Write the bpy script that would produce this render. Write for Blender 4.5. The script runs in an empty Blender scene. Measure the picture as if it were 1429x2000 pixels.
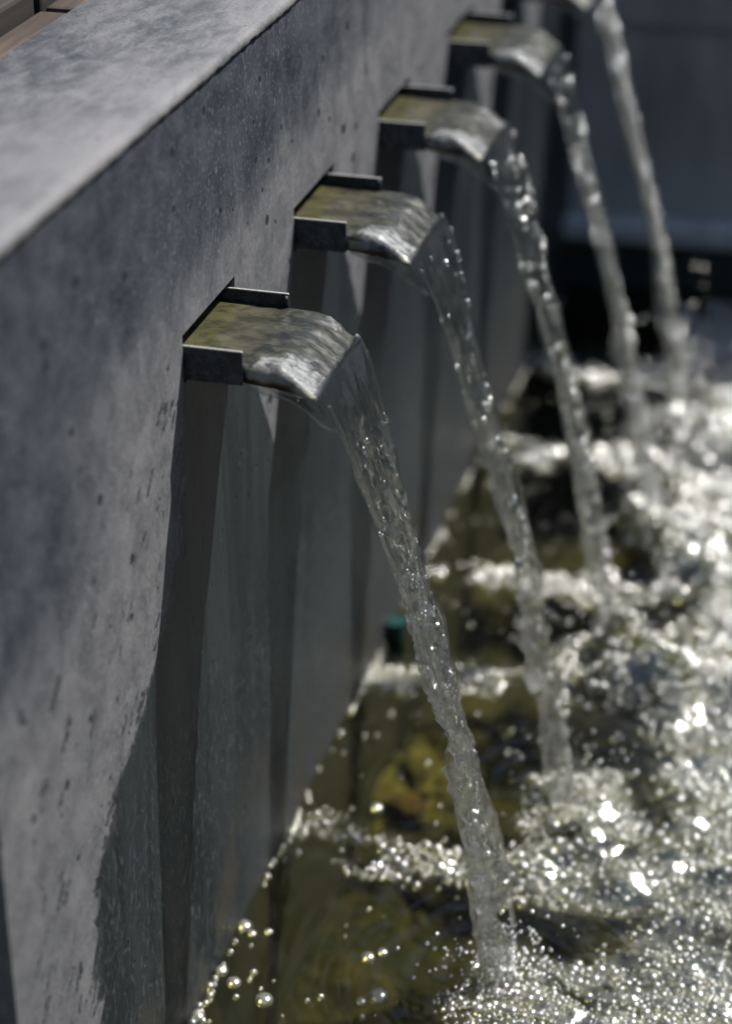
import bpy, bmesh, math, random
import numpy as np
from mathutils import Matrix, Vector

R = math.radians
scn = bpy.context.scene
COL = scn.collection
rng = np.random.default_rng(7)
random.seed(7)

# ------------------------------------------------------------------ camera
cam_d = bpy.data.cameras.new('camera')
cam = bpy.data.objects.new('camera', cam_d)
COL.objects.link(cam)
RX = Vector((0.96499954, 0.26225158, 0.0))            # camera right in the world
DN = Vector((0.12259274, -0.45110095, -0.88401298))    # camera down
FW = Vector((-0.2318338, 0.85307212, -0.46746235))     # camera forward
M = Matrix((RX, -DN, -FW)).transposed().to_4x4()
M.translation = Vector((0.39708802, -1.06558572, 0.95184215))
cam.matrix_world = M
cam_d.sensor_fit = 'VERTICAL'
cam_d.sensor_height = 36.0
cam_d.sensor_width = 25.7
cam_d.lens = 36.0 * 4230.366 / 2000.0
cam_d.clip_start = 0.02
cam_d.clip_end = 200
cam_d.dof.use_dof = True
cam_d.dof.focus_distance = 1.305
cam_d.dof.aperture_fstop = 3.4
scn.camera = cam

# ------------------------------------------------------------------ world + sun
sun_vec = Vector((0.42, 0.37, 0.83)).normalized()      # towards the sun
w = bpy.data.worlds.new('World')
scn.world = w
w.use_nodes = True
wn = w.node_tree
for n in list(wn.nodes): wn.nodes.remove(n)
sky = wn.nodes.new('ShaderNodeTexSky')
sky.sky_type = 'NISHITA'
sky.sun_disc = False
sky.sun_elevation = math.asin(sun_vec.z)
sky.sun_rotation = math.atan2(sun_vec.x, sun_vec.y)
sky.air_density = 1.0
sky.dust_density = 1.0
sky.ozone_density = 1.0
bg = wn.nodes.new('ShaderNodeBackground')
bg.inputs['Strength'].default_value = 0.085
wo = wn.nodes.new('ShaderNodeOutputWorld')
wn.links.new(sky.outputs[0], bg.inputs[0])
wn.links.new(bg.outputs[0], wo.inputs[0])

sd = bpy.data.lights.new('sun', 'SUN')
sd.energy = 5.0
sd.angle = R(0.53)
sd.color = (1.0, 0.965, 0.92)
sun = bpy.data.objects.new('sun', sd)
COL.objects.link(sun)
sun.rotation_euler = sun_vec.to_track_quat('Z', 'Y').to_euler()
sun.location = sun_vec * 5

scn.view_settings.view_transform = 'Standard'
scn.view_settings.look = 'None'
scn.view_settings.exposure = 0.66
scn.view_settings.gamma = 1.0
scn.view_settings.use_curve_mapping = False
scn.render.engine = 'CYCLES'
cy = scn.cycles
cy.use_denoising = True
cy.max_bounces = 14
cy.transmission_bounces = 12
cy.transparent_max_bounces = 24
cy.glossy_bounces = 5
cy.diffuse_bounces = 3
cy.caustics_reflective = False
cy.caustics_refractive = False
cy.sample_clamp_direct = 0
cy.sample_clamp_indirect = 12
cy.blur_glossy = 0.3

# ------------------------------------------------------------------ helpers
def hash3(ix, iy, iz, seed):
    h = (ix * 374761393 + iy * 668265263 + iz * 2147483647 + seed * 1274126177) & 0xffffffff
    h = ((h ^ (h >> 13)) * 1274126177) & 0xffffffff
    h = ((h ^ (h >> 16)) * 2246822519) & 0xffffffff
    return ((h ^ (h >> 15)) & 0xffff) / 32767.5 - 1.0

def noise3(x, y, z, seed=0):
    """smooth value noise, -1..1, numpy arrays"""
    x, y, z = np.broadcast_arrays(np.asarray(x, float), np.asarray(y, float), np.asarray(z, float))
    fx, fy, fz = np.floor(x), np.floor(y), np.floor(z)
    ix, iy, iz = fx.astype(np.int64), fy.astype(np.int64), fz.astype(np.int64)
    tx, ty, tz = x - fx, y - fy, z - fz
    tx = tx * tx * tx * (tx * (tx * 6 - 15) + 10)
    ty = ty * ty * ty * (ty * (ty * 6 - 15) + 10)
    tz = tz * tz * tz * (tz * (tz * 6 - 15) + 10)
    r = 0
    for a in (0, 1):
        for b in (0, 1):
            for c in (0, 1):
                r = r + hash3(ix + a, iy + b, iz + c, seed) * (tx if a else 1 - tx) * (ty if b else 1 - ty) * (tz if c else 1 - tz)
    return r

def sstep(a, b, x):
    t = np.clip((x - a) / (b - a), 0, 1)
    return t * t * (3 - 2 * t)

def tag(o, label=None, cat=None, group=None, kind=None):
    if label: o['label'] = label
    if cat: o['category'] = cat
    if group: o['group'] = group
    if kind: o['kind'] = kind
    return o

def empty(name, loc=(0, 0, 0)):
    o = bpy.data.objects.new(name, None)
    o.empty_display_size = 0.02
    COL.objects.link(o)
    o.location = loc
    return o

def mesh_obj(name, verts, faces, mat, parent=None, smooth=True):
    me = bpy.data.meshes.new(name)
    verts = np.asarray(verts, dtype=np.float32)
    if isinstance(faces, np.ndarray) and faces.ndim == 2:
        k = faces.shape[1]
        me.vertices.add(len(verts)); me.vertices.foreach_set('co', verts.ravel())
        me.loops.add(faces.size); me.loops.foreach_set('vertex_index', faces.ravel().astype(np.int32))
        me.polygons.add(len(faces))
        me.polygons.foreach_set('loop_start', np.arange(0, faces.size, k, dtype=np.int32))
        me.polygons.foreach_set('loop_total', np.full(len(faces), k, dtype=np.int32))
        me.update(calc_edges=True)
    else:
        me.from_pydata([tuple(map(float, v)) for v in verts], [], [tuple(f) for f in faces])
        me.update()
    me.polygons.foreach_set('use_smooth', np.full(len(me.polygons), smooth))
    if mat: me.materials.append(mat)
    o = bpy.data.objects.new(name, me)
    COL.objects.link(o)
    if parent: o.parent = parent
    return o

def bm_obj(name, bm, mat, parent=None, smooth=False):
    bmesh.ops.recalc_face_normals(bm, faces=bm.faces)
    me = bpy.data.meshes.new(name)
    bm.to_mesh(me); bm.free()
    me.polygons.foreach_set('use_smooth', np.full(len(me.polygons), smooth))
    me.materials.append(mat)
    o = bpy.data.objects.new(name, me)
    COL.objects.link(o)
    if parent: o.parent = parent
    return o

def box(bm, x0, x1, y0, y1, z0, z1, bevel=0, seg=2):
    vs = [bm.verts.new((x, y, z)) for x in (x0, x1) for y in (y0, y1) for z in (z0, z1)]
    fs = [(0, 1, 3, 2), (4, 6, 7, 5), (0, 4, 5, 1), (2, 3, 7, 6), (0, 2, 6, 4), (1, 5, 7, 3)]
    faces = [bm.faces.new([vs[i] for i in f]) for f in fs]
    if bevel:
        es = set(e for f in faces for e in f.edges)
        bmesh.ops.bevel(bm, geom=list(es), offset=bevel, segments=seg, affect='EDGES', profile=0.5)

def grid_faces(nu, nv, closed_v=False):
    """quads of a nu x nv vertex grid (index i*nv+j)"""
    i = np.arange(nu - 1)[:, None]
    j = np.arange(nv if closed_v else nv - 1)[None, :]
    j2 = (j + 1) % nv
    a = i * nv + j; b = i * nv + j2; c = (i + 1) * nv + j2; d = (i + 1) * nv + j
    return np.stack([a, b, c, d], -1).reshape(-1, 4)

# --- node helpers
class NT:
    def __init__(s, name):
        s.m = bpy.data.materials.new(name); s.m.use_nodes = True
        s.t = s.m.node_tree
        for n in list(s.t.nodes): s.t.nodes.remove(n)
        s.out = s.t.nodes.new('ShaderNodeOutputMaterial')
        s._geo = None
    def n(s, typ, **kw):
        nd = s.t.nodes.new(typ)
        for k, v in kw.items(): setattr(nd, k, v)
        return nd
    def put(s, sock, v):
        if hasattr(v, 'is_output'): s.t.links.new(v, sock)
        elif isinstance(v, (tuple, list)) and len(v) == 3 and sock.type == 'RGBA': sock.default_value = (*v, 1)
        else: sock.default_value = v
    def pos(s):
        if not s._geo: s._geo = s.n('ShaderNodeNewGeometry')
        return s._geo.outputs['Position']
    def xyz(s, v=None):
        nd = s.n('ShaderNodeSeparateXYZ'); s.put(nd.inputs[0], v if v is not None else s.pos()); return nd.outputs
    def comb(s, x, y, z):
        nd = s.n('ShaderNodeCombineXYZ')
        for k, v in enumerate((x, y, z)): s.put(nd.inputs[k], v)
        return nd.outputs[0]
    def math(s, op, a, b=0.0, c=0.0, clamp=False):
        nd = s.n('ShaderNodeMath', operation=op, use_clamp=clamp)
        s.put(nd.inputs[0], a); s.put(nd.inputs[1], b)
        if len(nd.inputs) > 2: s.put(nd.inputs[2], c)
        return nd.outputs[0]
    def scale(s, sc, v=None, off=(0, 0, 0)):
        nd = s.n('ShaderNodeMapping'); s.put(nd.inputs['Vector'], v if v is not None else s.pos())
        nd.inputs['Scale'].default_value = sc; nd.inputs['Location'].default_value = off
        return nd.outputs[0]
    def noise(s, vec, scale=1.0, detail=4, rough=0.55, dist=0.0, col=False):
        nd = s.n('ShaderNodeTexNoise'); s.put(nd.inputs['Vector'], vec)
        nd.inputs['Scale'].default_value = scale; nd.inputs['Detail'].default_value = detail
        nd.inputs['Roughness'].default_value = rough; nd.inputs['Distortion'].default_value = dist
        return nd.outputs['Color' if col else 'Fac']
    def voro(s, vec, scale=1.0, rnd=1.0, out='Distance', feature='F1'):
        nd = s.n('ShaderNodeTexVoronoi', feature=feature); s.put(nd.inputs['Vector'], vec)
        nd.inputs['Scale'].default_value = scale; nd.inputs['Randomness'].default_value = rnd
        return nd.outputs[out]
    def sm(s, v, a, b, lo=0.0, hi=1.0):
        nd = s.n('ShaderNodeMapRange', interpolation_type='SMOOTHSTEP')
        s.put(nd.inputs['Value'], v)
        for k, q in zip(('From Min', 'From Max', 'To Min', 'To Max'), (a, b, lo, hi)): s.put(nd.inputs[k], q)
        return nd.outputs[0]
    def mix(s, f, a, b, blend='MIX'):
        nd = s.n('ShaderNodeMix', data_type='RGBA', blend_type=blend, clamp_factor=True)
        s.put(nd.inputs[0], f); s.put(nd.inputs[6], a); s.put(nd.inputs[7], b)
        return nd.outputs[2]
    def bump(s, h, dist=0.001, strength=1.0, normal=None):
        nd = s.n('ShaderNodeBump'); s.put(nd.inputs['Height'], h)
        s.put(nd.inputs['Distance'], dist); s.put(nd.inputs['Strength'], strength)
        if normal is not None: s.put(nd.inputs['Normal'], normal)
        return nd.outputs[0]
    def pbr(s, base, rough=0.6, normal=None, **kw):
        nd = s.n('ShaderNodeBsdfPrincipled')
        s.put(nd.inputs['Base Color'], base); s.put(nd.inputs['Roughness'], rough)
        if normal is not None: s.put(nd.inputs['Normal'], normal)
        for k, v in kw.items(): s.put(nd.inputs[k.replace('_', ' ')], v)
        return nd.outputs[0]
    def done(s, sh, disp=None):
        s.t.links.new(sh, s.out.inputs['Surface']); return s.m

PITCH = 0.217
SY = [0.0, 0.217, 0.432, 0.655, 0.875]       # near side of each spout

# ------------------------------------------------------------------ materials
def mat_wall():
    t = NT('cast_concrete_wet')
    x, y, z = t.xyz()
    big = t.noise(t.scale((1, 1, 1)), 7, 4, 0.6)
    vert = t.noise(t.scale((34, 34, 36)), 1, 10, 0.78, 0.5)
    vert2 = t.noise(t.scale((260, 260, 150)), 1, 5, 0.7)
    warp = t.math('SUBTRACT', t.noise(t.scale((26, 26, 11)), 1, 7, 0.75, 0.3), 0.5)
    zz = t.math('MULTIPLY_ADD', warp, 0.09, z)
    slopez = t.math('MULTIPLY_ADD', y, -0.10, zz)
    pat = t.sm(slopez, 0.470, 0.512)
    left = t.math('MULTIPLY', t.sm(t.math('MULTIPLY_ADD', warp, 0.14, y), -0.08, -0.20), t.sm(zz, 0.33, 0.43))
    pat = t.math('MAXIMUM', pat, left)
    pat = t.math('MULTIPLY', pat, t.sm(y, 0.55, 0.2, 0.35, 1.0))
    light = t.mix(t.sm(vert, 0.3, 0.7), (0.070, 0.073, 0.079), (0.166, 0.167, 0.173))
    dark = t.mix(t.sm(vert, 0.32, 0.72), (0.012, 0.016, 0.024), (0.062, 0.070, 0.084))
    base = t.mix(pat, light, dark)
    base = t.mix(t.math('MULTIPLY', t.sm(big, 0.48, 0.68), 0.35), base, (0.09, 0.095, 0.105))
    gr = t.noise(t.scale((330, 330, 330)), 1, 3, 0.7)
    base = t.mix(t.sm(gr, 0.55, 0.72, 0, 0.55), base, (0.035, 0.038, 0.045))
    base = t.mix(t.sm(gr, 0.44, 0.30, 0, 0.45), base, (0.27, 0.27, 0.27))
    pv = t.n('ShaderNodeTexVoronoi'); t.put(pv.inputs['Vector'], t.scale((75, 75, 75))); pv.inputs['Scale'].default_value = 1
    pc = t.xyz(pv.outputs['Color'])
    pit = t.math('MULTIPLY', t.sm(pv.outputs['Distance'], t.math('MULTIPLY_ADD', pc[1], 0.20, 0.10), t.math('MULTIPLY_ADD', pc[1], 0.18, 0.06)), t.math('LESS_THAN', pc[0], 0.075))
    base = t.mix(t.math('MULTIPLY', pit, 0.9), base, (0.010, 0.012, 0.014))
    # pale lime flecks
    fl = t.math('MULTIPLY', t.sm(t.voro(t.scale((230, 230, 60)), 1, 1), 0.20, 0.07), t.sm(t.noise(t.scale((25, 25, 9)), 1, 3), 0.48, 0.66))
    base = t.mix(t.math('MULTIPLY', fl, 0.6), base, (0.34, 0.34, 0.33))
    # --- seep-wet area below the spouts, plate shadows painted into the same mask
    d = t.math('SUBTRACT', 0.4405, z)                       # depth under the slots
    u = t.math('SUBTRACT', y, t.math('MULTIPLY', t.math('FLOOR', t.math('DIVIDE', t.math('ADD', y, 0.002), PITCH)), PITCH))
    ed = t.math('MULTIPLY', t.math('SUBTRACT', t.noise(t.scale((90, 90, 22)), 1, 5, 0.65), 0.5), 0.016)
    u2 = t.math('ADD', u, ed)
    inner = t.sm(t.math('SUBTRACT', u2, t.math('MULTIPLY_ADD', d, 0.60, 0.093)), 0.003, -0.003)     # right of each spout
    drift = t.math('MULTIPLY_ADD', d, 0.42, 0.0)  # edge slants like the cast shadow of each plate, painted dark
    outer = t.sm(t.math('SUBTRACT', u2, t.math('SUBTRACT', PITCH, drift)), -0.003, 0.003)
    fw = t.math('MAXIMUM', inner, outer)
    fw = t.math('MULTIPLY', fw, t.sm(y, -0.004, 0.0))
    # boundary at the first spout's near side: painted plate shadow above, splash edge below
    cv = t.n('ShaderNodeFloatCurve'); t.put(cv.inputs['Value'], t.math('MULTIPLY', z, 2.0))
    pts = [(0.0, -0.190), (0.10, -0.187), (0.116, -0.185), (0.184, -0.176), (0.224, -0.158), (0.254, -0.126), (0.273, -0.091), (0.289, -0.066), (0.307, -0.043), (0.363, -0.018), (0.40, -0.008), (0.44, 0.0), (0.5, 0.01)]
    c = cv.mapping.curves[0]
    for k, (zz_, yy_) in enumerate(pts):
        loc = (zz_ * 2, (yy_ + 0.2) * 4)
        if k == 0: c.points[0].location = loc
        elif k == len(pts) - 1: c.points[-1].location = loc
        else: c.points.new(*loc)
    for p in c.points: p.handle_type = 'AUTO_CLAMPED'
    cv.mapping.update()
    yb = t.math('SUBTRACT', t.math('MULTIPLY', cv.outputs[0], 0.25), 0.2)
    amp = t.sm(z, 0.42, 0.30, 0.15, 1.15)
    wob = t.math('SUBTRACT', t.noise(t.scale((70, 70, 90)), 1, 5, 0.65), 0.5)
    slant = t.comb(x, t.math('MULTIPLY_ADD', wob, 0.022, t.math('MULTIPLY_ADD', z, -0.55, y)), t.math('MULTIPLY_ADD', wob, 0.05, z))
    e2 = t.math('MULTIPLY', t.math('MULTIPLY', t.math('SUBTRACT', t.noise(t.scale((30, 30, 42), slant), 1, 8, 0.72), 0.5), 0.11), amp)
    dist = t.math('SUBTRACT', t.math('ADD', y, e2), yb)     # >0 wet and painted-shadow side
    nearw = t.math('MULTIPLY_ADD', t.sm(dist, -0.0015, 0.0015), 0.72, t.math('MULTIPLY', t.sm(dist, -0.006, 0.012), 0.28))
    nearw = t.math('MULTIPLY', nearw, t.sm(y, 0.002, -0.002))
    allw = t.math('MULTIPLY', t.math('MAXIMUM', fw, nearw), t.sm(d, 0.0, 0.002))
    # splash drops left of the boundary, elongated
    vs = t.n('ShaderNodeTexVoronoi'); t.put(vs.inputs['Vector'], t.scale((100, 100, 105), slant)); vs.inputs['Scale'].default_value = 1
    pr = t.xyz(vs.outputs['Color'])
    dens = t.sm(dist, -0.13, 0.0, 0.06, 0.72)
    dens = t.math('MULTIPLY', dens, t.sm(z, 0.47, 0.36))
    spot = t.math('MULTIPLY', t.sm(vs.outputs['Distance'], t.math('MULTIPLY_ADD', pr[1], 0.34, 0.12), t.math('MULTIPLY_ADD', pr[1], 0.30, 0.06)), t.math('LESS_THAN', pr[0], dens))
    vs2 = t.n('ShaderNodeTexVoronoi'); t.put(vs2.inputs['Vector'], t.scale((40, 40, 46), slant)); vs2.inputs['Scale'].default_value = 1
    pr2 = t.xyz(vs2.outputs['Color'])
    dens2 = t.math('MULTIPLY', t.sm(dist, -0.2, -0.0, 0.03, 0.25), t.sm(z, 0.47, 0.42))
    dens2 = t.math('ADD', dens2, 0.03)
    spot2 = t.math('MULTIPLY', t.sm(vs2.outputs['Distance'], t.math('MULTIPLY_ADD', pr2[0], 0.22, 0.08), t.math('MULTIPLY_ADD', pr2[0], 0.18, 0.03)), t.math('LESS_THAN', pr2[1], dens2))
    spots = t.math('MAXIMUM', spot, spot2)
    face = t.sm(x, -0.0015, -0.0008)
    spots = t.math('MULTIPLY', spots, face)
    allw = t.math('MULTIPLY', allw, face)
    wet_shade = t.math('MAXIMUM', allw, t.math('MULTIPLY', spots, 0.85))
    # wet colours, also used for the painted plate shadows
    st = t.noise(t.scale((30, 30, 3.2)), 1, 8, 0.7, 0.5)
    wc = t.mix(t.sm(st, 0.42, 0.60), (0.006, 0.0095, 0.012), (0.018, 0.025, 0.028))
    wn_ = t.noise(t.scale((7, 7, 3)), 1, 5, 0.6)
    wc = t.mix(t.math('MULTIPLY', t.sm(t.math('MULTIPLY_ADD', wn_, 0.3, z), 0.42, 0.16), t.sm(y, -0.02, 0.15)), wc, (0.042, 0.047, 0.048))  # paler lower down, sky reflection on the wet face painted in
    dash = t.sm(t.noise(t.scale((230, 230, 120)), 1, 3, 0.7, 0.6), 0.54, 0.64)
    wc = t.mix(t.math('MULTIPLY', dash, t.sm(z, 0.30, 0.16, 0.05, 0.85)), wc, (0.070, 0.082, 0.087))  # sparkle of the wet surface painted as pale flecks
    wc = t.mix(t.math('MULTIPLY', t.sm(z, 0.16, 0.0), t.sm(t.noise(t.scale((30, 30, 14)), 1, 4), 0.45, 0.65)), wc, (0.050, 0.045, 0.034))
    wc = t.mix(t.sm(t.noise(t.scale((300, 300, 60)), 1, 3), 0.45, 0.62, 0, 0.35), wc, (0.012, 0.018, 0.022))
    base = t.mix(wet_shade, base, wc)
    rough = t.math('MULTIPLY_ADD', wet_shade, -0.22, 0.72)
    # relief
    grain = t.noise(t.scale((520, 520, 210)), 1, 4, 0.6)
    gw = t.noise(t.scale((420, 420, 130), slant), 1, 3, 0.7, 1.0)
    h = t.math('ADD', t.math('MULTIPLY', grain, 0.35), t.math('MULTIPLY', t.math('MULTIPLY', gw, allw), 1.4))
    h = t.math('ADD', h, t.math('MULTIPLY', vert2, 0.6))
    h = t.math('SUBTRACT', h, t.math('MULTIPLY', pit, 2.0))
    nrm = t.bump(h, 0.0009, 0.8)
    sh = t.pbr(base, rough, nrm, Specular_IOR_Level=0.22, Coat_Weight=t.math('MULTIPLY', wet_shade, 0.10), Coat_Roughness=0.22, Coat_Normal=nrm)
    return t.done(sh)

def mat_coping():
    t = NT('coping_concrete')
    x, y, z = t.xyz()
    n1 = t.noise(t.scale((70, 30, 60)), 1, 8, 0.72, 0.4)
    n2 = t.noise(t.scale((9, 5, 9)), 1, 4, 0.6)
    base = t.mix(t.sm(n1, 0.35, 0.68), (0.034, 0.038, 0.044), (0.145, 0.144, 0.146))
    base = t.mix(t.math('MULTIPLY', t.sm(n2, 0.42, 0.62), 0.6), base, (0.175, 0.168, 0.168))
    gr = t.noise(t.scale((300, 180, 300)), 1, 3, 0.7)
    base = t.mix(t.sm(gr, 0.54, 0.70, 0, 0.5), base, (0.04, 0.042, 0.048))
    edge = t.sm(t.math('MULTIPLY_ADD', n1, 0.012, x), -0.012, 0.006)
    base = t.mix(t.math('MULTIPLY', edge, 0.2), base, (0.20, 0.195, 0.195))
    near = t.sm(y, 0.03, -0.2)
    base = t.mix(t.math('MULTIPLY', near, 0.35), base, (0.15, 0.148, 0.148))
    pits = t.math('MULTIPLY', t.sm(t.voro(t.scale((110, 70, 110)), 1), 0.14, 0.08), t.sm(n2, 0.5, 0.6))
    base = t.mix(pits, base, (0.03, 0.03, 0.03))
    nrm = t.bump(t.math('ADD', n1, t.noise(t.scale((400, 400, 400)), 1, 3)), 0.0008, 0.7)
    return t.done(t.pbr(base, 0.68, nrm))

def mat_darkwall():
    t = NT('shaded_concrete')
    x, y, z = t.xyz()
    n1 = t.noise(t.scale((9, 9, 3)), 1, 4, 0.6)
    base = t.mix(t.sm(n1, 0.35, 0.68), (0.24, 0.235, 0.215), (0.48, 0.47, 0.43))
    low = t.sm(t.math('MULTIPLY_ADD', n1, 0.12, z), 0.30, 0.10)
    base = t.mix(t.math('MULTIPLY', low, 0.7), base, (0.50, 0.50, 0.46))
    base = t.mix(t.sm(z, 0.075, 0.06), base, (0.035, 0.045, 0.043))  # dark below the ledge, shade and wet put into one colour
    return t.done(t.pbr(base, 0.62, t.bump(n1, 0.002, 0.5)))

def mat_spout_metal():
    t = NT('stained_spout_metal')
    x, y, z = t.xyz()
    n1 = t.noise(t.scale((1, 1, 1)), 150, 5, 0.7)
    n2 = t.noise(t.scale((1, 1, 1)), 520, 4, 0.7)
    base = t.mix(t.sm(n1, 0.42, 0.62), (0.006, 0.009, 0.014), (0.040, 0.052, 0.062))
    base = t.mix(t.sm(n2, 0.60, 0.70, 0, 0.75), base, (0.20, 0.21, 0.20))
    gold = t.math('MULTIPLY', t.sm(z, 0.449, 0.440), t.sm(n1, 0.5, 0.62))
    base = t.mix(t.math('MULTIPLY', gold, 0.5), base, (0.10, 0.075, 0.03))
    top = t.sm(z, 0.4588, 0.4596)
    base = t.mix(top, base, (0.33, 0.33, 0.31))  # bright top rim, light on the upper edges painted into the colour
    return t.done(t.pbr(base, 0.42, t.bump(t.math('ADD', n1, n2), 0.0008, 0.8), Coat_Weight=0.25, Coat_Roughness=0.12, Metallic=0.1))

def mat_plate():
    """plate with a film of running water: algae near the wall, lime crust at the lip"""
    t = NT('algae_and_lime_wet_plate')
    tc = t.n('ShaderNodeTexCoord').outputs['Object']
    oi = t.n('ShaderNodeObjectInfo').outputs['Random']
    x, y, z = t.xyz(tc)
    off = t.comb(t.math('MULTIPLY', oi, 3.0), t.math('MULTIPLY', oi, 5.0), 0.0)
    va = t.n('ShaderNodeVectorMath', operation='ADD'); t.put(va.inputs[0], tc); t.put(va.inputs[1], off)
    p = va.outputs[0]
    n1 = t.noise(t.scale((38, 60, 60), p), 1, 5, 0.65, 0.6)
    n2 = t.noise(t.scale((90, 260, 120), p), 1, 4, 0.65, 0.4)
    n3 = t.noise(t.scale((130, 300, 160), p), 1, 5, 0.7, 0.6)
    pn0 = t.noise(t.scale((60, 110, 60), p), 1, 6, 0.7, 0.8)
    olive = t.mix(t.sm(n1, 0.40, 0.60), (0.020, 0.020, 0.011), (0.068, 0.062, 0.038))
    edgeg = t.math('MAXIMUM', t.sm(x, 0.014, 0.003), t.math('MULTIPLY', t.sm(y, 0.016, 0.004), t.sm(x, 0.03, 0.02)))
    olive = t.mix(t.math('MULTIPLY', edgeg, t.sm(n2, 0.4, 0.6)), olive, (0.050, 0.049, 0.014))
    grey = t.mix(t.sm(pn0, 0.40, 0.62), (0.008, 0.010, 0.008), (0.052, 0.053, 0.040))
    base = t.mix(t.sm(t.math('MULTIPLY_ADD', n1, 0.02, x), 0.028, 0.052), olive, grey)
    # lime crust: near outer corner and the bend
    pn = t.noise(t.scale((42, 42, 42), p), 1, 6, 0.7, 0.5)
    corner = t.math('MULTIPLY', t.sm(y, 0.046, 0.010), t.sm(x, 0.034, 0.044))
    band = t.math('MULTIPLY', t.sm(x, 0.052, 0.062), 0.62)
    crust = t.math('ADD', t.math('MAXIMUM', corner, band), t.math('MULTIPLY', t.math('SUBTRACT', pn, 0.5), 2.2))
    crust = t.sm(crust, 0.66, 0.95)
    lime = t.mix(t.sm(n3, 0.35, 0.62), (0.050, 0.053, 0.055), (0.25, 0.255, 0.25))
    base = t.mix(crust, base, lime)
    side = t.math('MULTIPLY', t.sm(y, 0.0035, 0.0005), t.sm(x, 0.034, 0.037))
    base = t.mix(t.math('MULTIPLY', t.math('MULTIPLY', side, t.sm(n1, 0.42, 0.56)), 0.8), base, (0.34, 0.33, 0.25))
    rust = t.math('MULTIPLY', t.sm(z, -0.0165, -0.0195), t.math('MULTIPLY', t.sm(x, 0.034, 0.04), t.sm(x, 0.068, 0.060)))
    base = t.mix(t.math('MULTIPLY', rust, 0.9), base, (0.06, 0.028, 0.012))
    rip = t.noise(t.scale((75, 95, 60), p), 1, 3, 0.5, 1.2)
    streak = t.math('MULTIPLY', n3, t.sm(x, 0.05, 0.066))
    h = t.math('ADD', rip, t.math('MULTIPLY', streak, 0.5))
    nc = t.bump(h, 0.0006, 0.5)
    sh = t.pbr(base, 0.5, t.bump(n2, 0.0008, 0.6), Specular_IOR_Level=0.25, Coat_Weight=0.5, Coat_Roughness=0.035, Coat_IOR=1.33, Coat_Normal=nc)
    return t.done(sh)

def mat_stream(name='falling_water', gloss=0.17, clear=0.42, grough=0.18):
    t = NT(name)
    x, y, z = t.xyz()
    nd = t.n('ShaderNodeBsdfPrincipled')
    nd.inputs['Base Color'].default_value = (0.90, 0.905, 0.885, 1)
    nd.inputs['Roughness'].default_value = 0.0
    nd.inputs['IOR'].default_value = 1.333
    nd.inputs['Transmission Weight'].default_value = 1.0
    b = t.bump(t.noise(t.scale((200, 200, 80)), 1, 1, 0.5, 0.5), 0.0005, 0.4)
    t.put(nd.inputs['Normal'], b)
    gl = t.n('ShaderNodeBsdfGlossy'); gl.inputs['Color'].default_value = (0.95, 0.94, 0.91, 1); gl.inputs['Roughness'].default_value = grough
    t.put(gl.inputs['Normal'], b)
    mx = t.n('ShaderNodeMixShader'); mx.inputs[0].default_value = gloss
    t.put(mx.inputs[1], nd.outputs[0]); t.put(mx.inputs[2], gl.outputs[0])
    tr = t.n('ShaderNodeBsdfTransparent'); tr.inputs['Color'].default_value = (0.97, 0.975, 0.965, 1)
    m2 = t.n('ShaderNodeMixShader'); m2.inputs[0].default_value = clear
    t.put(m2.inputs[1], mx.outputs[0]); t.put(m2.inputs[2], tr.outputs[0])
    return t.done(m2.outputs[0])

def mat_bubble():
    t = NT('bubble_film')
    lw = t.n('ShaderNodeLayerWeight'); lw.inputs['Blend'].default_value = 0.42
    gl = t.n('ShaderNodeBsdfGlossy'); gl.inputs['Color'].default_value = (1, 1, 0.97, 1); gl.inputs['Roughness'].default_value = 0.19
    tr = t.n('ShaderNodeBsdfTransparent'); tr.inputs['Color'].default_value = (0.93, 0.94, 0.91, 1)
    mx = t.n('ShaderNodeMixShader')
    t.put(mx.inputs[0], t.math('MULTIPLY_ADD', lw.outputs['Fresnel'], 0.45, 0.19)); t.put(mx.inputs[1], tr.outputs[0]); t.put(mx.inputs[2], gl.outputs[0])
    df = t.n('ShaderNodeBsdfDiffuse'); df.inputs['Color'].default_value = (0.80, 0.80, 0.74, 1)
    m2 = t.n('ShaderNodeMixShader'); m2.inputs[0].default_value = 0.08
    t.put(m2.inputs[1], mx.outputs[0]); t.put(m2.inputs[2], df.outputs[0])
    return t.done(m2.outputs[0])

def mat_glint():
    t = NT('glinting_drop')
    lw = t.n('ShaderNodeLayerWeight'); lw.inputs['Blend'].default_value = 0.5
    gl = t.n('ShaderNodeBsdfGlossy'); gl.inputs['Color'].default_value = (1, 1, 0.97, 1); gl.inputs['Roughness'].default_value = 0.20
    tr = t.n('ShaderNodeBsdfTransparent')
    mx = t.n('ShaderNodeMixShader')
    t.put(mx.inputs[0], t.math('MULTIPLY_ADD', lw.outputs['Fresnel'], 0.3, 0.65)); t.put(mx.inputs[1], tr.outputs[0]); t.put(mx.inputs[2], gl.outputs[0])
    return t.done(mx.outputs[0])

def mat_drop():
    t = NT('water_drop')
    return t.done(t.pbr((1, 1, 1), 0.04, None, IOR=1.333, Transmission_Weight=1.0))

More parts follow.
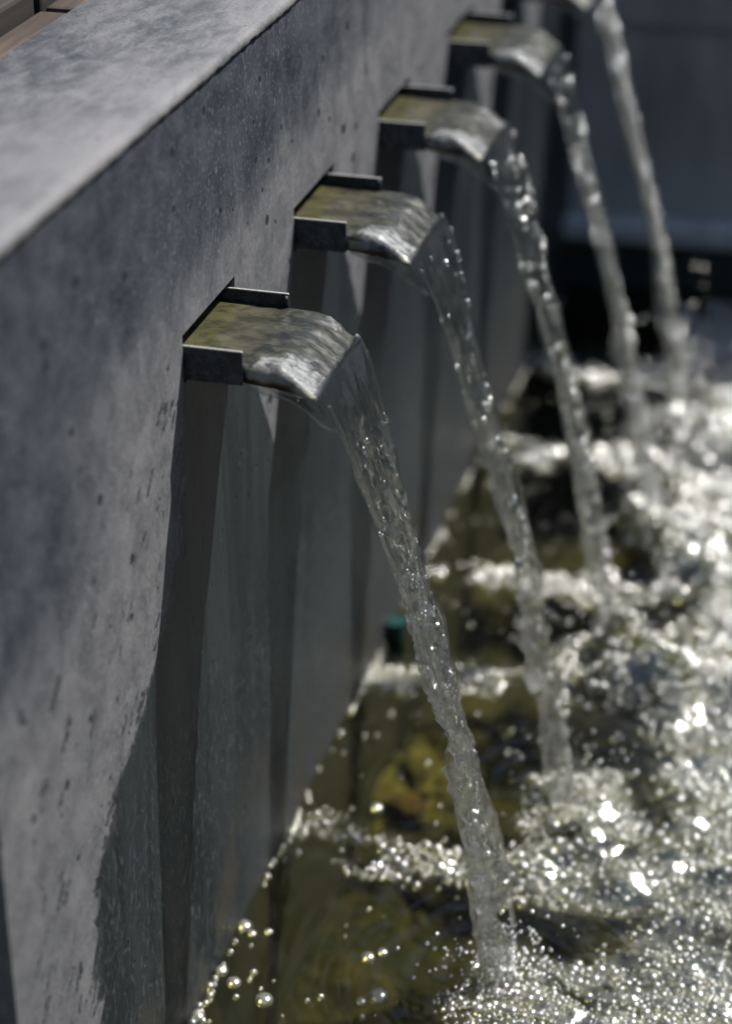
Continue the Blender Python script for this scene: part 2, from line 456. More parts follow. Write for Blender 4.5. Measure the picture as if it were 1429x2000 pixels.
def mat_pool():
    t = NT('pool_water')
    x, y, z = t.xyz()
    at = t.n('ShaderNodeAttribute'); at.attribute_name = 'aeration'
    fo = at.outputs['Fac']
    n1 = t.noise(t.scale((110, 130, 1)), 1, 2, 0.5, 1.0)
    n0 = t.noise(t.scale((420, 620, 1)), 1, 3, 0.7, 0.6)
    fo2 = t.math('MULTIPLY', fo, t.sm(n1, 0.30, 0.66, 0.25, 1.0))
    h = t.math('ADD', t.math('MULTIPLY', n1, 0.8), t.math('MULTIPLY', n0, 0.12))
    nrm = t.bump(h, 0.0012, t.sm(fo, 0.0, 0.7, 0.10, 0.9))
    gl = t.n('ShaderNodeBsdfGlossy'); gl.inputs['Color'].default_value = (1, 1, 1, 1); gl.inputs['Roughness'].default_value = 0.09
    t.put(gl.inputs['Normal'], nrm)
    tr = t.n('ShaderNodeBsdfTransparent'); tr.inputs['Color'].default_value = (0.76, 0.74, 0.46, 1)
    df = t.n('ShaderNodeBsdfDiffuse'); t.put(df.inputs['Color'], t.mix(t.sm(t.noise(t.scale((45, 60, 1)), 1, 5, 0.7, 1.0), 0.38, 0.66), (0.04, 0.045, 0.018), (0.34, 0.34, 0.25))); t.put(df.inputs['Normal'], nrm)
    m1 = t.n('ShaderNodeMixShader'); t.put(m1.inputs[0], t.math('MULTIPLY', fo2, 0.8)); t.put(m1.inputs[1], tr.outputs[0]); t.put(m1.inputs[2], df.outputs[0])
    fr = t.n('ShaderNodeFresnel'); fr.inputs['IOR'].default_value = 1.34; t.put(fr.inputs['Normal'], nrm)
    m2 = t.n('ShaderNodeMixShader'); t.put(m2.inputs[0], t.math('MAXIMUM', fr.outputs[0], t.math('MULTIPLY', fo, 0.20))); t.put(m2.inputs[1], m1.outputs[0]); t.put(m2.inputs[2], gl.outputs[0])
    return t.done(m2.outputs[0])

def mat_floor():
    t = NT('algae_covered_floor')
    n1 = t.noise(t.scale((1, 1, 1)), 14, 5, 0.6, 0.5)
    n2 = t.noise(t.scale((1, 1, 1)), 45, 5, 0.65, 0.8)
    base = t.mix(t.sm(n1, 0.46, 0.64), (0.003, 0.006, 0.004), (0.036, 0.032, 0.007))
    base = t.mix(t.sm(n2, 0.50, 0.68, 0, 0.6), base, (0.050, 0.038, 0.007))
    return t.done(t.pbr(base, 0.9, t.bump(n2, 0.01, 0.8)))

def simple(name, a, b, sc=(40, 40, 40), rough=0.7, bump=0.001):
    t = NT(name)
    n = t.noise(t.scale(sc), 1, 5, 0.6)
    return t.done(t.pbr(t.mix(t.sm(n, 0.35, 0.65), a, b), rough, t.bump(n, bump, 0.6)))

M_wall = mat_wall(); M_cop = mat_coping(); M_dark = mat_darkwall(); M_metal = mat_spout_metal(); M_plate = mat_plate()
M_stream = mat_stream(); M_stream2 = mat_stream('falling_water_beaded', 0.18, 0.60, 0.22); M_bub = mat_bubble(); M_drop = mat_drop(); M_glint = mat_glint(); M_pool = mat_pool(); M_floor = mat_floor()
M_wood = simple('weathered_timber', (0.030, 0.020, 0.013), (0.085, 0.055, 0.036), (60, 5, 60), 0.75)
M_woodd = simple('dark_timber', (0.010, 0.008, 0.005), (0.024, 0.019, 0.012), (60, 5, 60), 0.8)
M_ground = simple('paving', (0.12, 0.12, 0.12), (0.22, 0.215, 0.21), (20, 20, 20), 0.9, 0.003)
M_teal = simple('teal_plastic', (0.003, 0.026, 0.023), (0.004, 0.042, 0.036), (90, 90, 90), 0.35)
M_algae = simple('algae_clump_green', (0.045, 0.040, 0.008), (0.095, 0.088, 0.020), (60, 60, 60), 0.9, 0.004)
M_rust = simple('rusty_leaf', (0.05, 0.028, 0.008), (0.08, 0.045, 0.012), (90, 90, 90), 0.8)

# ------------------------------------------------------------------ setting
o = mesh_obj('ground', [(-60, -60, -0.46), (60, -60, -0.46), (60, 60, -0.46), (-60, 60, -0.46)], [(0, 1, 2, 3)], M_ground, smooth=False)
tag(o, kind='structure')
fx, fy = np.meshgrid(np.linspace(-0.08, 1.1, 160), np.linspace(-1.2, 1.36, 340), indexing='ij')
fz = -0.17 + 0.022 * noise3(fx * 9, fy * 9, 0, 91) + 0.012 * noise3(fx * 24, fy * 24, 0, 92)
o = mesh_obj('pool_floor', np.stack([fx, fy, fz], -1).reshape(-1, 3), grid_faces(160, 340), M_floor)
tag(o, kind='structure')

# main wall with a slot for every spout
ZT = 0.5985
Y0, Y1 = -0.284, 1.29
root = empty('fountain_wall', (-0.06, 0.5, -0.46))
tag(root, 'grey concrete fountain wall with wet stains that carries the row of water spouts', 'wall')
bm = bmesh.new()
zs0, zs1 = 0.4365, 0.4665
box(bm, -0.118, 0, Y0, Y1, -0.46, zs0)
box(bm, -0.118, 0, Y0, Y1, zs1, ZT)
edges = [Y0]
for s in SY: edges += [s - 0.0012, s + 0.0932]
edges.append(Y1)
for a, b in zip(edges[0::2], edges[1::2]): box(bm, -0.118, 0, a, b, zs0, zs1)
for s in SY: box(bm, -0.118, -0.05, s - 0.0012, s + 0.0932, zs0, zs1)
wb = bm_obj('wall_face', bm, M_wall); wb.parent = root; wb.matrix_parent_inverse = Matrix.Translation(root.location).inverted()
# coping slab with an uneven broken lower arris
ny = 520
ys = np.linspace(Y0 - 0.002, Y1, ny)
ch = 0.0005 * noise3(ys * 90, 0, 0, 3) + 0.0006 * noise3(ys * 300, 0, 0, 4)
chip = 0.003 * sstep(0.6, 0.95, noise3(ys * 60, 0, 5, 9))
prof = []
for k, yv in enumerate(ys):
    a = 0.0012 * noise3(yv * 120, 1, 0, 8)
    prof.append([(-0.1195, yv, ZT), (-0.1195, yv, 0.6045), (-0.1175, yv, 0.6065), (-0.006, yv, 0.6068), (-0.0005, yv, 0.6062 + a * 0.3),
                 (0.0016, yv, 0.6046 + a * 0.5), (0.0022 + a * 0.3, yv, 0.6025), (0.0021 + a * 0.3, yv, 0.6005 + ch[k] + chip[k] * 0.5), (0.0002, yv, 0.5992 + ch[k] + chip[k]), (-0.004, yv, ZT + 0.0006)])
V = np.array(prof).reshape(-1, 3)
F = grid_faces(ny, 10, True)
o = mesh_obj('coping', V, F, M_cop, smooth=True)
o.parent = root; o.matrix_parent_inverse = Matrix.Translation(root.location).inverted()

# recessed wall beyond the near end
bm = bmesh.new(); box(bm, -0.118, -0.055, -1.2, Y0, -0.46, 0.30)
o = bm_obj('recessed_wall', bm, M_dark)
tag(o, 'dark recessed wall past the near end of the grey fountain wall', 'wall')

# far wall
root = empty('far_wall', (0.4, 1.30, -0.46))
tag(root, 'dark blue grey concrete wall closing the far end of the pool', 'wall')
def inv(o, r): o.parent = r; o.matrix_parent_inverse = Matrix.Translation(r.location).inverted()
def yawed(bm, ang=R(4.0), piv=Vector((0, 1.29, 0))):
    bmesh.ops.rotate(bm, verts=bm.verts, cent=piv, matrix=Matrix.Rotation(ang, 3, 'Z'))
bm = bmesh.new(); box(bm, -0.2, 1.3, 1.29, 1.40, -0.46, 0.303); box(bm, -0.2, 1.3, 1.294, 1.40, 0.3031, 0.311); box(bm, -0.2, 1.3, 1.287, 1.40, 0.3111, 0.60); yawed(bm)
inv(bm_obj('wall_face', bm, M_dark), root)
M_ledge = simple('ledge_concrete', (0.45, 0.46, 0.46), (0.62, 0.62, 0.60), (30, 30, 30), 0.7)
bm = bmesh.new(); box(bm, -0.01, 1.3, 1.255, 1.2898, 0.066, 0.090, 0.004); yawed(bm)
inv(bm_obj('ledge', bm, M_ledge), root)
bm = bmesh.new(); box(bm, -0.2, 1.3, 1.28, 1.41, 0.6003, 0.615, 0.003); yawed(bm)
inv(bm_obj('coping', bm, M_cop), root)
# low rim on the open side
bm = bmesh.new(); box(bm, 0.95, 1.05, -1.2, 1.36, -0.46, 0.05, 0.004)
o = bm_obj('pool_rim', bm, M_cop)
tag(o, 'low grey concrete rim along the open side of the pool', 'wall')
bm = bmesh.new(); box(bm, -0.118, 1.05, -1.3, -1.2, -0.46, 0.05, 0.004)
o = bm_obj('pool_rim', bm, M_cop)
tag(o, 'low grey concrete rim closing the near end of the pool', 'wall')

# timber bench behind the wall
root = empty('timber_bench', (-0.3, 0.3, -0.46))
tag(root, 'weathered brown timber bench behind the coping of the fountain wall', 'bench')
for k, (x0, x1, z0, z1, m) in enumerate([(-0.150, -0.128, 0.56, 0.598, M_wood), (-0.200, -0.152, 0.575, 0.612, M_woodd), (-0.26, -0.205, 0.60, 0.66, M_woodd)]):
    for (a, b) in ((-0.5, 0.172), (0.18, 0.95)):
        bm = bmesh.new(); box(bm, x0, x1, a, b, z0, z1, 0.003)
        inv(bm_obj('plank', bm, m), root)
for yy in (-0.4, 0.14, 0.6):
    bm = bmesh.new(); box(bm, -0.29, -0.15, yy, yy + 0.03, -0.46, 0.5648, 0.002)
    inv(bm_obj('leg', bm, M_woodd), root)

# unseen hedges added to block low sky and give the water dark reflections
M_added_hedge = simple('added_hedge_leaves', (0.010, 0.016, 0.006), (0.045, 0.055, 0.022), (14, 14, 14), 0.8, 0.03)
def added_hedge(x0, x1, y0, y1, z1, seed, label):
    bm = bmesh.new(); box(bm, x0, x1, y0, y1, -0.46, z1)
    bmesh.ops.subdivide_edges(bm, edges=bm.edges, cuts=40, use_grid_fill=True)
    co = np.array([v.co[:] for v in bm.verts])
    for j in range(3):
        d = 0.10 * noise3(co[:, 0] * 4, co[:, 1] * 4, co[:, 2] * 4, seed + j) + 0.05 * noise3(co[:, 0] * 13, co[:, 1] * 13, co[:, 2] * 13, seed + 9 + j)
        for v, q in zip(bm.verts, d): v.co[j] += q
    o = bm_obj('added_hedge', bm, M_added_hedge, None, True); tag(o, label, 'added_hedge')
added_hedge(2.9, 3.8, -4.5, 4.5, 1.9, 301, 'tall dark green hedge added out of view on the open side to block low sky')
added_hedge(-3.5, 2.6, 3.3, 4.1, 1.9, 311, 'tall dark green hedge added unseen behind the far wall to darken reflections')
added_hedge(-3.5, 2.6, -5.0, -4.2, 1.7, 321, 'dark green hedge added out of view past the near end to dim the surroundings')

# ------------------------------------------------------------------ foam density
LX = 0.187
LAND = [(LX, s + 0.052) for s in SY]
def aeration(x, y):
    f = sstep(0.19, 0.31, x + 0.05 * noise3(x * 9, y * 9, 0, 21) + 0.02 * noise3(x * 30, y * 30, 0, 22) + 0.05 * sstep(0.5, 1.1, y))
    f = f * (0.62 + 0.38 * sstep(-0.35, 0.25, noise3(x * 14, y * 22, 1, 23)))
    for k, s in enumerate(SY):
        ym = s + 0.178 + (0.0, 0.012, -0.015, 0.01, 0)[k] + 0.10 * np.maximum(x - 0.12, 0) + 0.022 * noise3(x * 12, k * 7.0, 0, 24)
        wv = 0.019 + 0.020 * sstep(0.08, 0.3, x) + 0.004 * noise3(x * 40, k, 2, 27)
        d = (y - ym) / wv
        b = np.exp(-d * d) * sstep(-0.1, 0.02, x) * (0.75 + 0.25 * sstep(0.0, 0.10, x + 0.05 * k))
        b = b * sstep(-0.45, 0.1, noise3(x * 32, y * 38, 3, 28) + 0.25) * (1.0, 1.0, 0.7, 0.9, 0.6)[k]
        f = np.maximum(f, b)
    for k, (lx, ly) in enumerate(LAND):
        r = np.sqrt(((x - lx - 0.018) / 0.055) ** 2 + ((y - ly + 0.018) / 0.050) ** 2)
        f = np.maximum(f, 0.95 * sstep(1.25, 0.5, r + 0.35 * noise3(x * 45, y * 45, 4, 29)))
    # a calm gap beyond the first landing
    gx = np.exp(-((x - 0.33) / 0.06) ** 2 - ((y - 0.13) / 0.02) ** 2)
    f = f * (1 - 0.75 * gx)
    return np.clip(f, 0, 1)

def height(x, y, fo):
    h = 0.0
    for k, (lx, ly) in enumerate(LAND):
        r = np.sqrt((x - lx) ** 2 + (y - ly) ** 2)
        h = h + 0.0012 * np.cos(r * 2 * np.pi / 0.021 + k + 1.5 * noise3(x * 20, y * 20, k, 31)) * np.exp(-r / 0.10) * sstep(0.0, 0.02, r)
        h = h - 0.006 * np.exp(-(r / 0.014) ** 2)
    for k, hh in ((0, 0.004), (1, 0.012), (2, 0.055), (3, 0.055), (4, 0.045)):
        lx, ly = LAND[k]
        q = np.exp(-((x - lx - 0.03) / 0.075) ** 2 - ((y - ly + 0.045) / 0.040) ** 2)
        h = h + hh * q * (0.75 + 0.5 * noise3(x * 40, y * 40, k, 38))
    n = noise3(x * 75, y * 95, 0, 32) + 0.5 * noise3(x * 170, y * 210, 0, 33)
    n2 = noise3(x * 28, y * 34, 0, 34)
    h = h + fo * (0.0013 * n + 0.0075 * n2) + 0.0005 * noise3(x * 50, y * 50, 5, 35) + 0.0011 * noise3(x * 14, y * 16, 5, 36)
    return h

gx = np.concatenate([np.arange(-0.056, 0.50, 0.0021), np.arange(0.50, 0.956, 0.008)])
gy = np.concatenate([np.arange(-1.2, -0.2, 0.008), np.arange(-0.2, 0.5, 0.0023), np.arange(0.5, 1.36, 0.0045)])
X, Yg = np.meshgrid(gx, gy, indexing='ij')
FO = aeration(X, Yg)
Z = height(X, Yg, FO)
o = mesh_obj('pool_water', np.stack([X, Yg, Z], -1).reshape(-1, 3), grid_faces(len(gx), len(gy)), M_pool)
MILK = FO * (0.22 + 0.78 * sstep(0.12, 0.28, X))
a = o.data.attributes.new('aeration', 'FLOAT', 'POINT'); a.data.foreach_set('value', MILK.ravel().astype(np.float32))
# normals up
if o.data.polygons[0].normal.z < 0: o.data.flip_normals()
tag(o, kind='structure')

# ------------------------------------------------------------------ spouts
def plate_mesh():
    """cross profile along x of the water-filmed plate, in spout coordinates (origin at near top corner of the slot)"""
    top = [(-0.05, -0.0085), (-0.02, -0.0085), (0.0, -0.0085), (0.015, -0.0088), (0.03, -0.0090), (0.045, -0.0085), (0.053, -0.0087), (0.058, -0.0098), (0.063, -0.0122), (0.069, -0.0160), (0.075, -0.0202), (0.0785, -0.0228)]
    tx = np.linspace(-0.05, 0.0785, 90)
    tz = np.interp(tx, [p[0] for p in top], [p[1] for p in top])
    k = np.ones(7) / 7
    tz2 = np.convolve(np.pad(tz, 3, 'edge'), k, 'valid')
    bot = np.minimum(tz2 - 0.0022, np.interp(tx, [-0.05, 0.045, 0.06, 0.0785], [-0.0195, -0.0200, -0.0225, -0.0246]))
    nv = 56
    rings = []
    for x, a, b in zip(tx, tz2, bot):
        free = sstep(0.034, 0.038, x)                       # outside the cheeks: rounded free edges
        y0 = 0.0022 * (1 - free) + 0.0004 * free
        y1 = 0.0920 - y0
        q = np.linspace(0, 1, nv)
        ring = []
        e = 0.0014 * noise3(x * 150, 0, 0, 41) * free
        for t_ in q:                                        # top, near to far
            yv = y0 + e + (y1 - y0) * t_
            dd = min(t_, 1 - t_) * (y1 - y0)
            rd = 0.0055 * free + 0.0003
            drop = 0.0 if dd > rd else (rd - math.sqrt(max(rd * rd - (rd - dd) ** 2, 0)))
            zt = max(a - drop * 0.9, b + 0.0006)
            zt += 0.0006 * float(noise3(x * 110, yv * 170, 0, 42)) * (0.5 + free) + 0.0005 * float(noise3(x * 260, yv * 300, 0, 43)) * free
            ring.append((x, yv, zt))
        ring.append((x, y1, b)); ring.append((x, y0 + e, b))
        rings.append(ring)
    V = np.array(rings).reshape(-1, 3); n = nv + 2
    F = [tuple(f) for f in grid_faces(len(tx), n, True)]
    F.append(tuple(range(n))); F.append(tuple((len(tx) - 1) * n + i for i in range(n))[::-1])
    return V, F

def make_spout():
    root = empty('water_spout', (0, SY[0], 0.46))
    V, F = plate_mesh()
    me = mesh_obj('plate', V, F, M_plate, root)
    for yc in (0.0, 0.092 - 0.0021):
        bm = bmesh.new(); box(bm, -0.05, 0.035, yc, yc + 0.0021, -0.0212, 0.0, 0.0006)
        bm_obj('cheek', bm, M_metal, root)
    # small folded bead at the end of the far cheek and a rib near the wall
    bm = bmesh.new(); bmesh.ops.create_uvsphere(bm, u_segments=12, v_segments=8, radius=0.0021)
    bmesh.ops.scale(bm, verts=bm.verts, vec=(1, 0.8, 1.5)); bmesh.ops.translate(bm, verts=bm.verts, vec=(0.0335, 0.0893, -0.0042))
    bm_obj('end_knob', bm, M_metal, root, True)
    bm = bmesh.new(); box(bm, -0.05, 0.0345, 0.003, 0.089, -0.0216, -0.0203, 0.0004)
    bm_obj('underside_plate', bm, M_metal, root)
    return root
proto = make_spout()
def copy_tree(o, parent=None):
    c = o.copy(); COL.objects.link(c); c.parent = parent
    for chd in list(o.children): copy_tree(chd, c)
    return c
spouts = [proto] + [copy_tree(proto) for _ in SY[1:]]
slab = ['flat metal spout nearest the camera, with olive algae and white crust at its lip',
        'second metal spout from the camera, its wet plate mottled grey and yellow green',
        'third metal spout from the camera, slightly blurred, below the nearly lit wall top',
        'fourth metal spout from the camera, strongly blurred at the top edge of the photo',
        'farthest metal spout, cut off by the top edge, last before the far wall']
for s, y, l in zip(spouts, SY, slab):
    s.location = (0, y, 0.46); tag(s, l, 'spout', 'metal spouts along the fountain wall')

# ------------------------------------------------------------------ streams
CX = np.array([0.0770, 0.0792, 0.0822, 0.0900, 0.1000, 0.1090, 0.1190, 0.1340, 0.1460, 0.1610, 0.1740, 0.1830, 0.1880])
CZ = np.array([0.4392, 0.4376, 0.4330, 0.4130, 0.3800, 0.3450, 0.3120, 0.2590, 0.2160, 0.1490, 0.0910, 0.0300, -0.0120])

def catmull(P, n):
    P = np.asarray(P); L = np.concatenate([[0], np.cumsum(np.linalg.norm(np.diff(P, axis=0), axis=1))])
    s = np.linspace(0, L[-1], n)
    m = np.gradient(P, L, axis=0)
    i = np.clip(np.searchsorted(L, s, side='right') - 1, 0, len(L) - 2)
    h = (L[i + 1] - L[i])[:, None]; t = ((s - L[i])[:, None]) / h
    h00 = 2 * t**3 - 3 * t**2 + 1; h10 = t**3 - 2 * t**2 + t; h01 = -2 * t**3 + 3 * t**2; h11 = t**3 - t**2
    return h00 * P[i] + h10 * h * m[i] + h01 * P[i + 1] + h11 * h * m[i + 1], s

def stream(k, ns=620, nt=112):
    seed = 100 + 17 * k
    P, s = catmull(np.stack([CX, CZ], -1), ns)
    T = np.gradient(P, axis=0); T /= np.linalg.norm(T, axis=1)[:, None]
    N = np.stack([-T[:, 1], T[:, 0]], -1)               # outward and up
    z = P[:, 1]
    # half width across (y) and half thickness
    zk = np.array([-0.02, 0.03, 0.09, 0.15, 0.216, 0.26, 0.31, 0.36, 0.40, 0.4365, 0.45])
    wk = np.array([0.0135, 0.0140, 0.0135, 0.0125, 0.0110, 0.0150, 0.0205, 0.0285, 0.0365, 0.0440, 0.0450])
    tk = np.array([0.0080, 0.0082, 0.0072, 0.0060, 0.0052, 0.0052, 0.0040, 0.0028, 0.0018, 0.0012, 0.0010])
    rk = np.array([0.0080, 0.0082, 0.0072, 0.0062, 0.0058, 0.0062, 0.0060, 0.0052, 0.0038, 0.0016, 0.0010])
    wy = np.interp(z, zk, wk); tm = np.interp(z, zk, tk); tr = np.interp(z, zk, rk)
    if k:
        j = 1 + 0.22 * noise3(z * 11, k, 0, seed + 9) * sstep(0.43, 0.36, z)
        wy = wy * j * (1.0, 1.0, 0.95, 0.82, 0.72)[k]; tm = tm * (1, 1, 0.95, 0.85, 0.75)[k]; tr = tr * (1, 1, 0.95, 0.85, 0.75)[k]
    yc = 0.0462 + 0.0040 * sstep(0.42, 0.2, z) + 0.0015 * noise3(s * 14, 0, 0, seed) * sstep(0.43, 0.3, z)
    th = np.linspace(0, 2 * np.pi, nt, endpoint=False)
    u = np.cos(th); v = np.sin(th)
    low = sstep(0.41, 0.24, z)[:, None]; very = sstep(0.14, 0.02, z)[:, None]; top = sstep(0.4365, 0.42, z)[:, None]
    U = u[None, :]; Vv = v[None, :]; S = s[:, None]
    # edge wobble: left and right edges on their own
    el = noise3(S * 60, np.where(U > 0, 1.0, 5.0), 0, seed + 1) * 0.0020 + noise3(S * 170, np.where(U > 0, 1.0, 5.0), 0, seed + 2) * 0.0014
    W = wy[:, None] + el * sstep(0.2, 1.0, np.abs(U)) * top * (1 + 0.9 * very)
    TT = tm[:, None] + (tr - tm)[:, None] * np.abs(U) ** 5
    ysec = U * W
    nsec = Vv * TT * np.where(np.abs(U) > 0.985, 1, 1)
    # sheet waves: stretched along the flow at the top, lumpy lower down
    ya = ysec
    side = np.sign(Vv) * 3.0
    wa = ya + 0.006 * noise3(ya * 60, S * 25, 9, seed + 33)
    streaks = (noise3(wa * 190 * (0.044 / wy[:, None]) ** 0.6, S * 14, side, seed + 3) + 0.6 * noise3(wa * 420, S * 30, side, seed + 4)) * (0.35 + 1.1 * sstep(-0.5, 0.6, noise3(ya * 70, S * 20, 2, seed + 34)))
    tw = ya * 1.0 + 0.010 * np.sin(S * 34 + k)
    fq = 1.0 if k == 0 else 0.62
    lumps = noise3(tw * 150 * fq, S * 80 * fq, side, seed + 5) + (0.65 if k == 0 else 0.3) * noise3(tw * 300 * fq, S * 180 * fq, side, seed + 6)
    ridge = 0.7 - 2.2 * np.abs(noise3(tw * 110 * fq + 3, S * 42 * fq, side, seed + 35))
    lumps = 0.75 * lumps * (1.0 if k == 0 else 1.45) + 0.85 * ridge
    fine = noise3(ya * 420, S * 300, side, seed + 7)
    br = sstep(0.30, 0.12, z)[:, None]
    disp = top * (0.0021 * streaks * (1 - 0.6 * low) + (0.0026 + 0.0016 * br) * (0.25 + 0.75 * low) * lumps + (0.0013 if k == 0 else 0.0009) * low * fine)
    lim = np.sqrt(np.clip(1 - U ** 6, 0, 1))
    nsec = nsec + disp * (np.sign(Vv) if False else 1) * lim
    # whole sheet meanders in depth
    nsec = nsec + (0.0022 * noise3(ya * 45, S * 22, 0, seed + 8)) * sstep(0.42, 0.34, z)[:, None]
    # film hugging the plate at the very top
    X = P[:, 0][:, None] + N[:, 0][:, None] * nsec
    Zz = P[:, 1][:, None] + N[:, 1][:, None] * nsec
    Yy = yc[:, None] + ysec
    V = np.stack([X, Yy, Zz], -1).reshape(-1, 3)
    F = grid_faces(ns, nt, True)
    Vs = [V]; Fs = [F]; off = len(V)
    caps = [list(range(nt)), [(ns - 1) * nt + i for i in range(nt)][::-1]]
    # strands and ropes wound on the sheet
    def tube(path, rad, m=10):
        nonlocal off
        path = np.asarray(path); n = len(path)
        Tn = np.gradient(path, axis=0); Tn /= np.linalg.norm(Tn, axis=1)[:, None] + 1e-9
        A = np.cross(Tn, np.array([0, 1.0, 0])); A /= np.linalg.norm(A, axis=1)[:, None] + 1e-9
        B = np.cross(Tn, A)
        a = np.linspace(0, 2 * np.pi, m, endpoint=False)
        VV = path[:, None, :] + rad[:, None, None] * (np.cos(a)[None, :, None] * A[:, None, :] + np.sin(a)[None, :, None] * B[:, None, :])
        Vs.append(VV.reshape(-1, 3)); Fs.append(grid_faces(n, m, True) + off)
        caps.append([off + i for i in range(m)]); caps.append([off + (n - 1) * m + i for i in range(m)][::-1])
        off += n * m
    r_ = np.random.default_rng(seed)
    for q in range(11 + k):
        zst = r_.uniform(0.20, 0.41) if q > 3 else r_.uniform(0.08, 0.20)
        ln = r_.uniform(0.06, 0.22)
        i0 = int(np.argmin(abs(z - zst))); i1 = int(np.argmin(abs(z - max(zst - ln, -0.005))))
        if i1 - i0 < 12: continue
        idx = np.arange(i0, i1, 2)
        f = r_.uniform(-1, 1); sg = r_.choice([-1, 1])
        tt = np.linspace(0, 1, len(idx))
        yy = yc[idx] + wy[idx] * np.clip(f + 0.35 * noise3(tt * 3, q, 0, seed + 20), -1.08, 1.08)
        nn = sg * (tm[idx] * 0.9 + 0.0008) + 0.0025 * noise3(tt * 4, q, 3, seed + 21)
        path = np.stack([P[idx, 0] + N[idx, 0] * nn, yy, P[idx, 1] + N[idx, 1] * nn], -1)
        rad = (0.0006 + r_.uniform(0.0006, 0.0019) * np.sin(np.pi * tt) ** 0.5) * (1 + 0.45 * noise3(s[idx] * 120, q, 0, seed + 22))
        tube(path, np.maximum(rad, 0.0002))
    for sgn in (-1, 1):                                  # thicker rims of the sheet
        i0 = int(np.argmin(abs(z - 0.430))); i1 = int(np.argmin(abs(z - 0.20)))
        idx = np.arange(i0, i1, 2); tt = np.linspace(0, 1, len(idx))
        path = np.stack([P[idx, 0] + N[idx, 0] * 0.001, yc[idx] + sgn * wy[idx] * (0.97 + 0.03 * noise3(tt * 9, sgn * 3.0, 0, seed + 50)), P[idx, 1] + N[idx, 1] * 0.001], -1)
        rad = (0.0007 + 0.0016 * sstep(0, 0.35, tt) * sstep(1, 0.8, tt)) * (1 + 0.35 * noise3(s[idx] * 90, sgn * 2.0, 0, seed + 51))
        tube(path, np.maximum(rad, 0.0003), 12)
    root = empty('water_stream', (0.0785, SY[k], 0.438))
    V = np.concatenate(Vs)
    V = V - np.array([0.0785, 0, 0.438])
    Fq = np.concatenate(Fs)
    me = bpy.data.meshes.new('water_body')
    cap_l = sum(len(c) for c in caps)
    loops = np.concatenate([Fq.ravel(), np.array([i for c in caps for i in c])]).astype(np.int32)
    tot = np.concatenate([np.full(len(Fq), 4), np.array([len(c) for c in caps])]).astype(np.int32)
    st = np.concatenate([[0], np.cumsum(tot)[:-1]]).astype(np.int32)
    me.vertices.add(len(V)); me.vertices.foreach_set('co', V.astype(np.float32).ravel())
    me.loops.add(len(loops)); me.loops.foreach_set('vertex_index', loops)
    me.polygons.add(len(tot)); me.polygons.foreach_set('loop_start', st); me.polygons.foreach_set('loop_total', tot)
    me.update(calc_edges=True)
    me.polygons.foreach_set('use_smooth', np.full(len(tot), True))
    bm = bmesh.new(); bm.from_mesh(me); bmesh.ops.recalc_face_normals(bm, faces=bm.faces); bm.to_mesh(me); bm.free()
    me.materials.append(M_stream if k == 0 else M_stream2)
    ob = bpy.data.objects.new('water_body', me); COL.objects.link(ob); ob.parent = root
    # curtain that clings under the near edge of the plate and joins the stream
    nu, nv = 60, 14
    uu = np.linspace(0, 1, nu)
    ax = 0.037 + (0.0775 - 0.037) * uu
    az = np.interp(ax, [0.037, 0.05, 0.062, 0.0775], [0.4405, 0.4395, 0.4375, 0.4355])
    ay = np.full(nu, 0.0006)
    bx = 0.0375 + (0.0905 - 0.0375) * uu
    bz = 0.4395 - 0.030 * uu ** 1.25 - 0.0016 * np.sin(uu * 9)
    by = 0.0012 + 0.0085 * uu ** 1.3
    for_th = []
    for sgn in (1, -1):
        for j in range(nv):
            t_ = j / (nv - 1)
            X_ = ax * (1 - t_) + bx * t_; Y_ = ay * (1 - t_) + by * t_; Z_ = az * (1 - t_) + bz * t_
            thk = 0.0005 + 0.0020 * t_ ** 6 * uu ** 0.4 + 0.0004 * noise3(X_ * 200, Z_ * 260, sgn, seed + 40)
            if t_ > 0.999: thk = 0.0
            Y_ = Y_ - sgn * thk + 0.0012 * noise3(X_ * 90, Z_ * 90, 0, seed + 41) * min(1, 3 * t_)
            for_th.append(np.stack([X_ - 0.0785, Y_, Z_ - 0.438], -1))
    Vc = np.array(for_th)
    Fc = np.concatenate([grid_faces(nv, nu), grid_faces(nv, nu)[:, ::-1] + nv * nu])
    co = mesh_obj('side_curtain', Vc.reshape(-1, 3), Fc, M_stream2, root)
    # beads at the edges and on the sheet, added to catch sun glints
    bmm = bmesh.new()
    for q in range(420 if k == 0 else (110, 170, 200, 170)[k - 1]):
        zz = r_.uniform(0.01, 0.43) if k else (r_.uniform(0.01, 0.40))
        i = int(np.argmin(abs(z - zz)))
        edge = r_.random() < 0.45
        uu_ = r_.choice([-1, 1]) * r_.uniform(0.92, 1.06) if edge else r_.uniform(-0.9, 0.9)
        if r_.random() < 0.06: uu_ *= r_.uniform(1.15, 1.6)
        nn_ = (0.0 if edge else -1.0) * (tm[i] + 0.0006) + r_.normal(0, 0.0008)
        c_ = Vector((P[i, 0] - 0.0785 - N[i, 0] * nn_, yc[i] + uu_ * wy[i], P[i, 1] - 0.438 - N[i, 1] * nn_))
        rb = min(r_.lognormal(math.log(0.0005 if k == 0 else 0.0011 + 0.0003 * k), 0.5), 0.0011 if k == 0 else 0.0038)
        mat = Matrix.Translation(c_) @ Matrix.Rotation(-0.25, 4, 'Y') @ Matrix.Diagonal((0.8, 0.9, r_.uniform(1.1, 2.4), 1))
        bmesh.ops.create_icosphere(bmm, subdivisions=2, radius=rb, matrix=mat)
    b_ = bm_obj('bead', bmm, M_glint, root, True); b_['kind'] = 'stuff'
    return root
